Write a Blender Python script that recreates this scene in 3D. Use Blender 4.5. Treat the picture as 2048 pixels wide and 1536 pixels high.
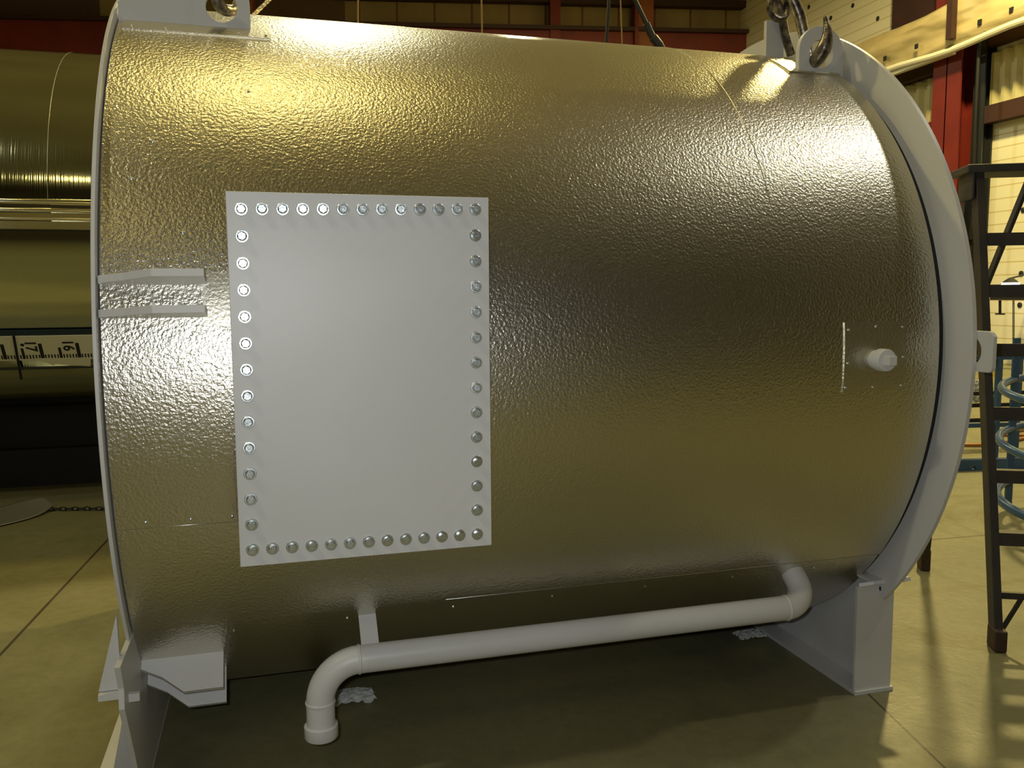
import bpy, bmesh, math, random
from mathutils import Vector, Matrix
random.seed(7)
PI = math.pi
C = bpy.context.scene.collection
for o in list(bpy.data.objects): bpy.data.objects.remove(o)

# ------------------------------------------------------------------ camera
H = 1.04                       # height of the tank axis above the floor
RIGHT = Vector((0.96180176, -0.27367748, -0.00616488))
DOWN = Vector((-0.03451566, -0.09889837, -0.99449876))
FWD = Vector((0.27156222, 0.95672345, -0.10456678))
CAM = Vector((0.324132, -2.880222, 0.177558 + H))
FPX = 1714.2247
cd = bpy.data.cameras.new('camera'); cd.sensor_width = 36; cd.lens = 36 * FPX / 2048
cd.clip_end = 200
cam = bpy.data.objects.new('camera', cd); C.objects.link(cam)
M3 = Matrix((RIGHT, -DOWN, -FWD)).transposed()
cam.matrix_world = Matrix.Translation(CAM) @ M3.to_4x4()
bpy.context.scene.camera = cam

# ------------------------------------------------------------------ world, exposure, lamps
sc = bpy.context.scene
sc.view_settings.view_transform = 'Standard'; sc.view_settings.look = 'None'
sc.view_settings.gamma = 1; sc.view_settings.use_curve_mapping = False
sc.view_settings.exposure = 0.0
w = bpy.data.worlds.new('world'); sc.world = w; w.use_nodes = True
w.node_tree.nodes['Background'].inputs[0].default_value = (0.9, 0.8, 0.5, 1)
w.node_tree.nodes['Background'].inputs[1].default_value = 0.008

def lamp(name, loc, power, col, size=0.6, spread=180):
    l = bpy.data.lights.new(name, 'AREA'); l.shape = 'DISK'; l.size = size
    l.energy = power; l.color = col; l.spread = math.radians(spread)
    o = bpy.data.objects.new(name, l); C.objects.link(o); o.location = loc
    return o
SOD = (1.0, 0.80, 0.30); MH = (1.0, 0.95, 0.62)
lamp('high_bay_light', (0.4, -0.5, 8.6), 66, SOD, 0.9)
lamp('high_bay_light', (7.6, -1.75, 8.6), 170, (1, 0.96, 0.82), 0.6)
lamp('high_bay_light', (1.3, 6.2, 8.6), 210, MH, 0.6)
lamp('high_bay_light', (8.6, 6.2, 8.6), 1050, SOD, 0.6)
lamp('high_bay_light', (5.2, 13.0, 7.8), 230, MH, 0.4)
lamp('high_bay_light', (-6.4, 5.0, 8.6), 480, SOD, 0.6)
lamp('high_bay_light', (-4.6, -3.3, 8.6), 150, MH, 0.5)
lamp('high_bay_light', (-2.6, -9.0, 8.6), 40, SOD, 0.9)  # unseen lamp, added for the gold reflection on the jacket's left
# the camera's own flash, beside the lens
fl = bpy.data.lights.new('camera_flash', 'AREA'); fl.shape = 'RECTANGLE'; fl.size = 0.04; fl.size_y = 0.02
fl.energy = 13; fl.color = (0.96, 0.99, 1.0)
fo = bpy.data.objects.new('camera_flash', fl); C.objects.link(fo)
fo.matrix_world = Matrix.Translation(CAM - RIGHT * 0.05 - DOWN * 0.03) @ M3.to_4x4()

# ------------------------------------------------------------------ pixel rays (2048 x 1536 frame)
def ray(u, v): return RIGHT * ((u - 1024) / FPX) + DOWN * ((v - 768) / FPX) + FWD
def on(u, v, ax, val):
    d = ray(u, v); t = (val - CAM[ax]) / d[ax]; return CAM + d * t
def onplane(u, v, p0, n):
    d = ray(u, v); return CAM + d * ((p0 - CAM).dot(n) / d.dot(n))

# ------------------------------------------------------------------ materials
def mat(name, base, rough=0.5, metal=0.0, noise=None, bump=None, spec=0.5, emit=None, coord='Object', alpha=None):
    """noise=(scale, colour2, detail, stretch) mixes a second colour; bump=(scale, strength, distance, stretch)"""
    m = bpy.data.materials.new(name); m.use_nodes = True
    nt = m.node_tree; b = nt.nodes['Principled BSDF']
    b.inputs['Base Color'].default_value = (*base, 1); b.inputs['Roughness'].default_value = rough
    b.inputs['Metallic'].default_value = metal; b.inputs['Specular IOR Level'].default_value = spec
    tc = nt.nodes.new('ShaderNodeTexCoord')
    def tex(scale, detail, stretch, kind='ShaderNodeTexNoise'):
        mp = nt.nodes.new('ShaderNodeMapping'); mp.inputs['Scale'].default_value = stretch or (1, 1, 1)
        nt.links.new(tc.outputs[coord], mp.inputs[0])
        n = nt.nodes.new(kind); n.inputs['Scale'].default_value = scale
        if kind == 'ShaderNodeTexNoise': n.inputs['Detail'].default_value = detail
        nt.links.new(mp.outputs[0], n.inputs['Vector']); return n
    if noise:
        n = tex(noise[0], noise[2], noise[3])
        r = nt.nodes.new('ShaderNodeValToRGB')
        r.color_ramp.elements[0].position = 0.35; r.color_ramp.elements[1].position = 0.68
        r.color_ramp.elements[0].color = (*base, 1); r.color_ramp.elements[1].color = (*noise[1], 1)
        nt.links.new(n.outputs[0], r.inputs[0]); nt.links.new(r.outputs[0], b.inputs['Base Color'])
    if bump:
        n = tex(bump[0], 2.0, bump[3] if len(bump) > 3 else None)
        bp = nt.nodes.new('ShaderNodeBump'); bp.inputs['Strength'].default_value = bump[1]
        bp.inputs['Distance'].default_value = bump[2]
        nt.links.new(n.outputs[0], bp.inputs['Height']); nt.links.new(bp.outputs[0], b.inputs['Normal'])
    if emit:
        b.inputs['Emission Color'].default_value = (*emit[0], 1); b.inputs['Emission Strength'].default_value = emit[1]
    return m

M = {}
M['paint'] = mat('white_paint', (0.60, 0.60, 0.60), 0.42, noise=(3, (0.56, 0.56, 0.555), 4, None), bump=(160, 0.05, 0.002))
M['stucco'] = mat('stucco_stainless', (0.66, 0.63, 0.53), 0.30, 1.0, noise=(2.2, (0.62, 0.59, 0.49), 3, None), bump=(150, 0.45, 0.0035))
M['smooth'] = mat('brushed_stainless_patch', (0.60, 0.57, 0.47), 0.36, 1.0, bump=(170, 0.25, 0.003))
M['mirror'] = mat('polished_stainless', (0.58, 0.60, 0.48), 0.09, 1.0, bump=(1.0, 0.25, 0.0022, (150, 1.2, 1.2)))
M['mirror2'] = mat('polished_stainless_lap', (0.80, 0.78, 0.62), 0.14, 1.0, bump=(3, 0.3, 0.02, (0.6, 2, 2)))
M['zinc'] = mat('zinc_plated_steel', (0.66, 0.72, 0.76), 0.32, 1.0, bump=(90, 0.2, 0.002))
M['dark'] = mat('gap_shade_black', (0.012, 0.012, 0.014), 0.8)  # near-black painted as shade, for ring gap and cover edge
M['shell'] = mat('black_insulated_shell', (0.02, 0.02, 0.02), 0.7)
M['edge'] = mat('cut_sheet_edge', (0.75, 0.76, 0.70), 0.3, 1.0)
M['seamline'] = mat('seam_caulk', (0.05, 0.05, 0.045), 0.6)
M['ladder'] = mat('worn_dark_ladder_paint', (0.030, 0.028, 0.030), 0.55, noise=(9, (0.055, 0.048, 0.042), 5, None))
M['foot'] = mat('ladder_rubber', (0.05, 0.025, 0.02), 0.6)
M['blue'] = mat('blue_painted_tube', (0.035, 0.09, 0.20), 0.28, noise=(7, (0.045, 0.11, 0.23), 3, None))
M['red'] = mat('red_oxide_steel', (0.20, 0.020, 0.012), 0.55, noise=(1.2, (0.13, 0.012, 0.010), 5, None))
M['orange'] = mat('orange_brown_steel', (0.34, 0.10, 0.03), 0.55, noise=(1.1, (0.24, 0.065, 0.02), 5, None))
M['girt'] = mat('dark_maroon_steel', (0.035, 0.012, 0.010), 0.6, noise=(1.5, (0.05, 0.018, 0.012), 4, None))
M['grey_steel'] = mat('dark_grey_steel', (0.05, 0.055, 0.06), 0.4, 0.6)
M['hook'] = mat('worn_hook_steel', (0.34, 0.30, 0.24), 0.35, 0.9, noise=(45, (0.06, 0.05, 0.045), 5, None), bump=(80, 0.5, 0.003))
M['rope'] = mat('greasy_wire_rope', (0.36, 0.29, 0.16), 0.42, 0.8, noise=(60, (0.10, 0.08, 0.05), 4, None), bump=(150, 0.6, 0.003))
M['cable'] = mat('black_rubber_cable', (0.018, 0.016, 0.015), 0.5)
M['cord'] = mat('thin_brass_cord', (0.42, 0.27, 0.09), 0.5)
M['plastic'] = mat('crumpled_clear_plastic', (0.42, 0.44, 0.42), 0.25, noise=(20, (0.62, 0.64, 0.62), 4, None))
M['whiteplastic'] = mat('crumpled_white_plastic', (0.62, 0.64, 0.60), 0.3, noise=(25, (0.85, 0.86, 0.84), 4, None))
M['sheetscrap'] = mat('scrap_sheet', (0.45, 0.45, 0.36), 0.35, 0.7)
M['tape'] = mat('printed_gauge_strip', (0.86, 0.84, 0.62), 0.5, noise=(5, (0.88, 0.86, 0.68), 3, None))
M['ink'] = mat('black_ink', (0.015, 0.015, 0.012), 0.6)
M['bluestrip'] = mat('dark_blue_band', (0.015, 0.035, 0.05), 0.4)
M['film'] = mat('yellowish_liner_film', (0.50, 0.40, 0.21), 0.38, noise=(1.4, (0.58, 0.50, 0.30), 6, (1, 0.4, 1.5)), bump=(1.6, 0.8, 0.2, (1, 0.5, 1.4)))
M['filmedge'] = mat('white_liner_roll', (0.80, 0.78, 0.66), 0.3)
M['yellow'] = mat('yellow_paint', (0.45, 0.30, 0.04), 0.5)
M['hose'] = mat('orange_hose', (0.45, 0.16, 0.02), 0.5)
M['skid'] = mat('black_skid_steel', (0.012, 0.011, 0.013), 0.7)
M['lampglass'] = mat('glowing_lamp_lens', (0.9, 0.9, 0.9), 0.4, emit=((1, 0.97, 0.92), 9))

def panel_mat(name, c1, c2, line, axis, pitch, width, dist=None):
    """insulation liner with thin joints repeated along an axis (0 x, 1 y, 2 z)"""
    m = bpy.data.materials.new(name); m.use_nodes = True; nt = m.node_tree; b = nt.nodes['Principled BSDF']
    b.inputs['Roughness'].default_value = 0.62
    tc = nt.nodes.new('ShaderNodeTexCoord'); sp = nt.nodes.new('ShaderNodeSeparateXYZ'); nt.links.new(tc.outputs['Object'], sp.inputs[0])
    n = nt.nodes.new('ShaderNodeTexNoise'); n.inputs['Scale'].default_value = 0.9; n.inputs['Detail'].default_value = 4
    mp = nt.nodes.new('ShaderNodeMapping'); mp.inputs['Scale'].default_value = (1, 0.5, 2.5) if axis == 2 else (2, 2, 0.5)
    nt.links.new(tc.outputs['Object'], mp.inputs[0]); nt.links.new(mp.outputs[0], n.inputs['Vector'])
    r = nt.nodes.new('ShaderNodeValToRGB'); r.color_ramp.elements[0].position = 0.3; r.color_ramp.elements[1].position = 0.7
    r.color_ramp.elements[0].color = (*c1, 1); r.color_ramp.elements[1].color = (*c2, 1); nt.links.new(n.outputs[0], r.inputs[0])
    d = nt.nodes.new('ShaderNodeMath'); d.operation = 'DIVIDE'; d.inputs[1].default_value = pitch; nt.links.new(sp.outputs[axis], d.inputs[0])
    f = nt.nodes.new('ShaderNodeMath'); f.operation = 'FRACT'; nt.links.new(d.outputs[0], f.inputs[0])
    l = nt.nodes.new('ShaderNodeMath'); l.operation = 'LESS_THAN'; l.inputs[1].default_value = width / pitch; nt.links.new(f.outputs[0], l.inputs[0])
    mx = nt.nodes.new('ShaderNodeMix'); mx.data_type = 'RGBA'; nt.links.new(l.outputs[0], mx.inputs[0])
    nt.links.new(r.outputs[0], mx.inputs[6]); mx.inputs[7].default_value = (*line, 1)
    nt.links.new(mx.outputs[2], b.inputs['Base Color']); return m
M['liner'] = panel_mat('cream_wall_liner', (0.74, 0.70, 0.54), (0.82, 0.78, 0.62), (0.60, 0.50, 0.28), 2, 0.21, 0.02)
M['liner_back'] = panel_mat('brown_back_wall_liner', (0.26, 0.19, 0.09), (0.36, 0.27, 0.12), (0.16, 0.07, 0.03), 0, 0.9, 0.05)
M['ceil'] = mat('ceiling_liner', (0.62, 0.58, 0.45), 0.8, noise=(0.4, (0.50, 0.46, 0.34), 4, None))
M['farwall'] = mat('hall_liner', (0.06, 0.05, 0.03), 0.8, noise=(0.3, (0.03, 0.025, 0.015), 3, (1, 1, 0.3)))

def floor_mat():
    m = bpy.data.materials.new('oily_concrete'); m.use_nodes = True; nt = m.node_tree; b = nt.nodes['Principled BSDF']
    L = nt.links.new
    tc = nt.nodes.new('ShaderNodeTexCoord'); sp = nt.nodes.new('ShaderNodeSeparateXYZ'); L(tc.outputs['Object'], sp.inputs[0])
    def nz(scale, det, rough=0.6):
        n = nt.nodes.new('ShaderNodeTexNoise'); n.inputs['Scale'].default_value = scale; n.inputs['Detail'].default_value = det
        n.inputs['Roughness'].default_value = rough; L(tc.outputs['Object'], n.inputs['Vector']); return n
    def ramp(n, p0, c0, p1, c1):
        r = nt.nodes.new('ShaderNodeValToRGB'); e = r.color_ramp.elements
        e[0].position = p0; e[0].color = (*c0, 1); e[1].position = p1; e[1].color = (*c1, 1); L(n.outputs[0], r.inputs[0]); return r
    base = ramp(nz(1.3, 8), 0.3, (0.175, 0.165, 0.080), 0.7, (0.225, 0.21, 0.108))
    fine = ramp(nz(22, 6, 0.7), 0.30, (0.82, 0.82, 0.82), 0.6, (1, 1, 1))
    mul = nt.nodes.new('ShaderNodeMix'); mul.data_type = 'RGBA'; mul.blend_type = 'MULTIPLY'; mul.inputs[0].default_value = 1
    L(base.outputs[0], mul.inputs[6]); L(fine.outputs[0], mul.inputs[7])
    last = mul.outputs[2]
    st = ramp(nz(0.8, 5, 0.65), 0.60, (0, 0, 0), 0.74, (0.55, 0.55, 0.55))     # oily stains
    mx = nt.nodes.new('ShaderNodeMix'); mx.data_type = 'RGBA'; L(st.outputs[0], mx.inputs[0]); L(last, mx.inputs[6])
    mx.inputs[7].default_value = (0.09, 0.08, 0.06, 1); last = mx.outputs[2]
    def joint(a, bb, wd, xmin=-99):
        nonlocal last
        a = on(*a, 2, 0); bb = on(*bb, 2, 0); d = (bb - a).normalized(); nx, ny = -d.y, d.x; off = nx * a.x + ny * a.y
        m1 = nt.nodes.new('ShaderNodeMath'); m1.operation = 'MULTIPLY'; m1.inputs[1].default_value = nx; L(sp.outputs[0], m1.inputs[0])
        m2 = nt.nodes.new('ShaderNodeMath'); m2.operation = 'MULTIPLY_ADD'; m2.inputs[1].default_value = ny; L(sp.outputs[1], m2.inputs[0]); L(m1.outputs[0], m2.inputs[2])
        m3 = nt.nodes.new('ShaderNodeMath'); m3.operation = 'SUBTRACT'; m3.inputs[1].default_value = off; L(m2.outputs[0], m3.inputs[0])
        m4 = nt.nodes.new('ShaderNodeMath'); m4.operation = 'ABSOLUTE'; L(m3.outputs[0], m4.inputs[0])
        m5 = nt.nodes.new('ShaderNodeMath'); m5.operation = 'LESS_THAN'; m5.inputs[1].default_value = wd; L(m4.outputs[0], m5.inputs[0])
        m6 = nt.nodes.new('ShaderNodeMath'); m6.operation = 'GREATER_THAN'; m6.inputs[1].default_value = xmin; L(sp.outputs[0], m6.inputs[0])
        m7 = nt.nodes.new('ShaderNodeMath'); m7.operation = 'MULTIPLY'; L(m5.outputs[0], m7.inputs[0]); L(m6.outputs[0], m7.inputs[1]); m5 = m7
        q = nt.nodes.new('ShaderNodeMix'); q.data_type = 'RGBA'; L(m5.outputs[0], q.inputs[0]); L(last, q.inputs[6]); q.inputs[7].default_value = (0.05, 0.04, 0.02, 1)
        last = q.outputs[2]
    joint((215, 1080), (0, 1310), 0.006); joint((1780, 1430), (1890, 1536), 0.004, 1.2); joint((1880, 1078), (1975, 1070), 0.007, 1.2)
    L(last, b.inputs['Base Color'])
    rr = ramp(nz(3, 4), 0.3, (0.35, 0.35, 0.35), 0.7, (0.6, 0.6, 0.6)); L(rr.outputs[0], b.inputs['Roughness'])
    bp = nt.nodes.new('ShaderNodeBump'); bp.inputs['Strength'].default_value = 0.15; bp.inputs['Distance'].default_value = 0.01
    L(nz(30, 5).outputs[0], bp.inputs['Height']); L(bp.outputs[0], b.inputs['Normal'])
    return m
M['floor'] = floor_mat()

# ------------------------------------------------------------------ mesh helpers
class MB:
    def __init__(s): s.v = []; s.f = []; s.sm = []
    def add(s, vs, fs, smooth=False):
        k = len(s.v); s.v += [Vector(p) for p in vs]; s.f += [[i + k for i in f] for f in fs]; s.sm += [smooth] * len(fs); return s
    def box(s, x0, x1, y0, y1, z0, z1, rot=None):
        vs = [Vector((x, y, z)) for x in (x0, x1) for y in (y0, y1) for z in (z0, z1)]
        if rot: vs = [rot @ p for p in vs]
        return s.add(vs, [(0, 1, 3, 2), (4, 6, 7, 5), (0, 4, 5, 1), (2, 3, 7, 6), (0, 2, 6, 4), (1, 5, 7, 3)])
    def prism(s, pts, ext):
        """closed polygon pts (3d) extruded by vector ext"""
        n = len(pts); ext = Vector(ext); vs = [Vector(p) for p in pts] + [Vector(p) + ext for p in pts]
        return s.add(vs, [list(range(n))[::-1], list(range(n, 2 * n))] + [(i, (i + 1) % n, n + (i + 1) % n, n + i) for i in range(n)])
    def beam(s, a, b, wd, ht, up=(0, 0, 1)):
        a = Vector(a); b = Vector(b); d = (b - a).normalized(); u = Vector(up); sd = d.cross(u).normalized(); u = sd.cross(d)
        p = [a + sd * i * wd / 2 + u * j * ht / 2 for i, j in ((-1, -1), (1, -1), (1, 1), (-1, 1))]
        return s.prism(p, b - a)
    def tube(s, path, r, n=12, cap=True, closed=False):
        P = [Vector(p) for p in path]; k = len(P); R_ = r if isinstance(r, (list, tuple)) else [r] * k
        T = []
        for i in range(k):
            a = P[(i - 1) % k] if (closed or i > 0) else P[i]; b = P[(i + 1) % k] if (closed or i < k - 1) else P[i]
            T.append((b - a).normalized())
        nrm = T[0].orthogonal().normalized(); vs = []
        for i in range(k):
            nrm = (nrm - T[i] * nrm.dot(T[i])).normalized(); bn = T[i].cross(nrm)
            for j in range(n):
                a = 2 * PI * j / n; vs.append(P[i] + (nrm * math.cos(a) + bn * math.sin(a)) * R_[i])
        fs = []
        for i in range(k if closed else k - 1):
            q = (i + 1) % k
            for j in range(n): fs.append((i * n + j, i * n + (j + 1) % n, q * n + (j + 1) % n, q * n + j))
        s.add(vs, fs, True)
        if cap and not closed:
            b0 = len(s.v) - len(vs); s.f += [[b0 + j for j in range(n)][::-1], [b0 + (k - 1) * n + j for j in range(n)]]; s.sm += [False, False]
        return s
    def lathe(s, prof, origin, axis, n=24, smooth=True):
        """prof = [(r, h)...] revolved about axis from origin"""
        o = Vector(origin); ax = Vector(axis).normalized(); e = ax.orthogonal().normalized(); g = ax.cross(e); vs = []; fs = []
        for r, h in prof:
            for j in range(n):
                a = 2 * PI * j / n; vs.append(o + ax * h + (e * math.cos(a) + g * math.sin(a)) * r)
        for i in range(len(prof) - 1):
            for j in range(n): fs.append((i * n + j, i * n + (j + 1) % n, (i + 1) * n + (j + 1) % n, (i + 1) * n + j))
        s.add(vs, fs, smooth)
        b0 = len(s.v) - len(vs)
        s.f += [[b0 + j for j in range(n)][::-1], [b0 + (len(prof) - 1) * n + j for j in range(n)]]; s.sm += [False, False]
        return s
    def sheet(s, xa, xb, r0, r1, t0, t1, n=96, nx=1, cy=0, cz=None, smooth=True):
        """curved sheet about an X axis line, radii r0<r1, angle t from the -Y side upward"""
        cz = H if cz is None else cz
        def pt(x, r, t): return Vector((x, cy - r * math.cos(t), cz + r * math.sin(t)))
        for r, flip in ((r1, 0), (r0, 1)):
            vs = [pt(xa + (xb - xa) * i / nx, r, t0 + (t1 - t0) * j / n) for i in range(nx + 1) for j in range(n + 1)]
            fs = []
            for i in range(nx):
                for j in range(n):
                    q = (i * (n + 1) + j, i * (n + 1) + j + 1, (i + 1) * (n + 1) + j + 1, (i + 1) * (n + 1) + j)
                    fs.append(q[::-1] if not flip else q)
            s.add(vs, fs, smooth)
        for x, flip in ((xa, 0), (xb, 1)):
            vs = [pt(x, r, t0 + (t1 - t0) * j / n) for r in (r0, r1) for j in range(n + 1)]
            s.add(vs, [((j, j + 1, n + 2 + j, n + 1 + j)[::-1] if flip else (j, j + 1, n + 2 + j, n + 1 + j)) for j in range(n)])
        for t in (t0, t1):
            s.add([pt(xa, r0, t), pt(xb, r0, t), pt(xb, r1, t), pt(xa, r1, t)], [(0, 1, 2, 3)])
        return s
    def plate(s, outer, holes, fmap, th):
        """flat plate with holes: 2-d outlines -> fmap(a, b, c), thickness th along c"""
        bm = bmesh.new(); es = []
        for loop in [outer] + holes:
            vs = [bm.verts.new((a, b, 0)) for a, b in loop]
            es += [bm.edges.new((vs[i], vs[(i + 1) % len(vs)])) for i in range(len(vs))]
        bmesh.ops.triangle_fill(bm, use_beauty=True, use_dissolve=False, edges=es)
        bm.verts.index_update(); vs = [v.co.copy() for v in bm.verts]; fs = [[v.index for v in f.verts] for f in bm.faces]; bm.free()
        n = len(vs)
        s.add([fmap(v.x, v.y, 0) for v in vs] + [fmap(v.x, v.y, th) for v in vs], fs + [[i + n for i in f][::-1] for f in fs])
        for loop in [outer] + holes:
            k = len(loop); s.add([fmap(a, b, 0) for a, b in loop] + [fmap(a, b, th) for a, b in loop], [(i, (i + 1) % k, k + (i + 1) % k, k + i) for i in range(k)])
        return s
    def build(s, name, m, parent=None, bevel=0, recalc=True, origin=None):
        off = Vector(origin) if origin is not None else (ORIG[parent.name] if parent else Vector((0, 0, 0)))
        me = bpy.data.meshes.new(name); me.from_pydata([v - off for v in s.v], [], s.f); me.update()
        me.polygons.foreach_set('use_smooth', s.sm)
        if recalc:
            bm = bmesh.new(); bm.from_mesh(me); bmesh.ops.remove_doubles(bm, verts=bm.verts, dist=1e-6)
            bmesh.ops.recalc_face_normals(bm, faces=bm.faces)
            for e in bm.edges:
                if len(e.link_faces) == 2 and e.calc_face_angle(0) > 0.6: e.smooth = False
            bm.to_mesh(me); bm.free()
        me.materials.append(m)
        o = bpy.data.objects.new(name, me); C.objects.link(o)
        if bevel:
            b = o.modifiers.new('bevel', 'BEVEL'); b.width = bevel; b.segments = 2; b.limit_method = 'ANGLE'
        if parent: o.parent = parent; ORIG[o.name] = ORIG[parent.name]
        else: o.location = off; ORIG[o.name] = off
        return o
ORIG = {}
def tag(o, label=None, cat=None, group=None, kind=None):
    if label: o['label'] = label
    if cat: o['category'] = cat
    if group: o['group'] = group
    if kind: o['kind'] = kind
    return o
def thing(name, loc, label, cat, group=None):
    o = bpy.data.objects.new(name, None); C.objects.link(o); o.location = loc; o.empty_display_size = 0.1
    ORIG[o.name] = Vector(loc); return tag(o, label, cat, group)
def circ(cx, cy, r, n=32, a0=0, a1=2 * PI, end=False):
    return [(cx + r * math.cos(a0 + (a1 - a0) * i / n), cy + r * math.sin(a0 + (a1 - a0) * i / n)) for i in range(n + (1 if end else 0))]
def bez(p, n=16):
    """smooth path through points (Catmull-Rom)"""
    P = [Vector(q) for q in p]; P = [P[0] * 2 - P[1]] + P + [P[-1] * 2 - P[-2]]; out = []
    for i in range(1, len(P) - 2):
        for k in range(n):
            t = k / n; a, b, c, d = P[i - 1:i + 3]
            out.append(0.5 * ((2 * b) + (c - a) * t + (2 * a - 5 * b + 4 * c - d) * t * t + (3 * b - a - 3 * c + d) * t ** 3))
    out.append(P[-2]); return out

# ------------------------------------------------------------------ setting: floor, walls, ceiling
XR = 12.1
P1 = on(0, 47, 2, 6.6 + H); P2 = on(1490, 76, 2, 6.6 + H)
BD = Vector((P2.x - P1.x, P2.y - P1.y, 0)).normalized(); BN = Vector((BD.y, -BD.x, 0))   # along the back wall, and out of it
def bw(u, v): return onplane(u, v, P1, BN)
def bwx(x): return P1 + BD * ((x - P1.x) / BD.x)
CORNER = bwx(XR); CORNER.z = 0
LEFT = bwx(-13.0); LEFT.z = 0
ZC = 9.6
tag(MB().box(-13.2, XR + 0.3, -13.2, 20, -0.2, 0).build('floor', M['floor']), kind='structure')
tag(MB().box(-13.2, XR + 0.3, -13.2, 20, ZC, ZC + 0.2).build('ceiling', M['ceil']), kind='structure')
tag(MB().prism([LEFT, CORNER, CORNER + Vector((0, 0, ZC)), LEFT + Vector((0, 0, ZC))], -BN * 0.2).build('wall_back', M['liner_back']), kind='structure')
tag(MB().box(XR, XR + 0.2, -13, CORNER.y, 0, ZC).build('wall_right', M['liner']), kind='structure')
tag(MB().box(-13.2, -13, -13, LEFT.y, 0, ZC).build('wall_left', M['farwall']), kind='structure')
tag(MB().box(-13, XR, -13.2, -13, 0, ZC).build('wall_front', M['farwall']), kind='structure')

# ================================================================== THE TANK
L = 2.0707; RO = 1.0812; R1 = 1.0
tank = thing('horizontal_tank', (L / 2, 0, 0), 'large horizontal cylindrical tank in embossed stainless jacket with white painted end rings', 'tank')
def cyp(x, r, t): return Vector((x, -r * math.cos(t), H + r * math.sin(t)))
TS = math.radians(-35.9)
shell = MB(); shell.lathe([(0.01, 0), (0.965, 0), (0.965, L + 0.01), (0.01, L + 0.01)], (-0.004, 0, H), (1, 0, 0), 96, True)
shell.build('inner_shell', M['shell'], tank)
def jsheet(xa, xb, r, t0, t1): return MB().sheet(xa, xb, r - 0.008, r, t0, t1, 160, 1)
js = jsheet(0.001, 0.735, R1 + 0.0006, TS - 0.01, PI + 0.6).build('jacket_sheet', M['stucco'], tank)
jsheet(0.728, 1.573, R1, TS - 0.01, PI + 0.6).build('jacket_sheet', M['stucco'], tank)
jsheet(1.566, L - 0.030, R1 - 0.0006, TS - 0.01, PI + 0.6).build('jacket_sheet', M['stucco'], tank)
low = jsheet(0.001, L - 0.030, R1 - 0.004, -PI - 0.2 + 0.65, TS + 0.03); lo = low.build('bottom_jacket_sheet', M['stucco'], tank)
# cut lips of the sheets along the seams
for (x0, x1, t) in ((0.004, L - 0.032, TS - 0.01),):
    MB().tube([cyp(x0, R1 - 0.0005, t), cyp(x1, R1 - 0.0005, t)], 0.0011, 6).build('seam_lip', M['edge'], tank)
MB().tube([cyp(1.573, R1 + 0.0002, 0.42 + (PI - 0.42) * i / 90) for i in range(91)], 0.0011, 6).build('seam_lip', M['edge'], tank)
# lower left panel
def patch(xa, xb, t0, t1, name, m, r=R1, th=0.0035):
    return MB().sheet(xa, xb, r - 0.001, r + th, t0, t1, 40, 1).build(name, m, tank)
pl_ = patch(0.014, 0.245, math.radians(-18.2), math.radians(7.4), 'stiffener_cover_sheet', M['stucco'])
MB().tube([cyp(0.014, R1 + 0.0030, math.radians(-18.2)), cyp(0.245, R1 + 0.0030, math.radians(-18.2))], 0.0010, 6).build('seam_lip', M['edge'], pl_)
patch(0.196, 0.262, math.radians(6.6), math.radians(13.0), 'bracket_cover_patch', M['smooth'], R1 + 0.003)
lug_cov_l = patch(0.012, 0.356, math.radians(54.4), math.radians(61.5), 'lug_cover_patch', M['smooth'])
lug_cov_r = patch(1.86, L - 0.032, math.radians(56.8), math.radians(64.5), 'lug_cover_patch', M['smooth'])
fit_cov = patch(1.745, 1.932, math.radians(-4.6), math.radians(5.7), 'fitting_cover_patch', M['smooth'], R1, 0.003)
# screws
scr_me = None
def screw(x, r, t, par):
    global scr_me
    if scr_me is None:
        scr_me = MB().lathe([(0.0036, 0), (0.0034, 0.0016), (0.0020, 0.0028), (0.0004, 0.0031)], (0, 0, 0), (1, 0, 0), 10).build('tmp', M['zinc']).data
        o0 = [o for o in bpy.data.objects if o.data == scr_me][0]; bpy.data.objects.remove(o0)
    o = bpy.data.objects.new('screw', scr_me); C.objects.link(o); o.parent = par
    p = cyp(x, r, t); o.location = p - ORIG[par.name]
    nv = Vector((0, -math.cos(t), math.sin(t))); o.rotation_euler = nv.to_track_quat('X', 'Z').to_euler()
for x, t in ((1.756, 4.6), (1.838, 5.0), (1.921, 4.9), (1.924, 0.4), (1.755, -0.3), (1.924, -3.9), (1.836, -4.0), (1.752, -3.9)):
    screw(x, R1 + 0.003, math.radians(t), fit_cov)
for x in (0.06, 0.15, 0.235): screw(x, R1 + 0.0035, math.radians(-17.4), pl_)
for x in (0.035, 0.11, 0.28, 0.345): screw(x, R1 + 0.0035, math.radians(55.2), lug_cov_l)
for x in (0.03, 0.09, 0.15): screw(x, R1 + 0.0035, math.radians(60.6), lug_cov_l)
for x in (1.88, 2.02): screw(x, R1 + 0.0035, math.radians(63.8), lug_cov_r)
for i in range(7): screw(0.22 + i * 0.27, R1 - 0.0042, TS - 0.055 - 0.0 * i, lo)
for x, t in ((0.10, 30.5), (0.16, 18), (0.15, 13.2), (0.06, 25.0), (0.30, 40.0)): screw(x, R1, math.radians(t), js)

# end rings: front part ends on the saddles
A0 = math.asin(-0.700 / 1.04)
def ring(xa, xb, ri, ro, a0, a1): return MB().sheet(xa, xb, ri, ro, a0, a1, 160, 1)
rr_ = ring(L, L + 0.014, 0.90, RO, A0 - 0.02, PI - A0).build('end_ring', M['paint'], tank, bevel=0.0015)
rl_ = ring(-0.011, -0.003, 0.90, 1.027, A0 - 0.08, PI - A0).build('end_ring', M['paint'], tank, bevel=0.0015)
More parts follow.
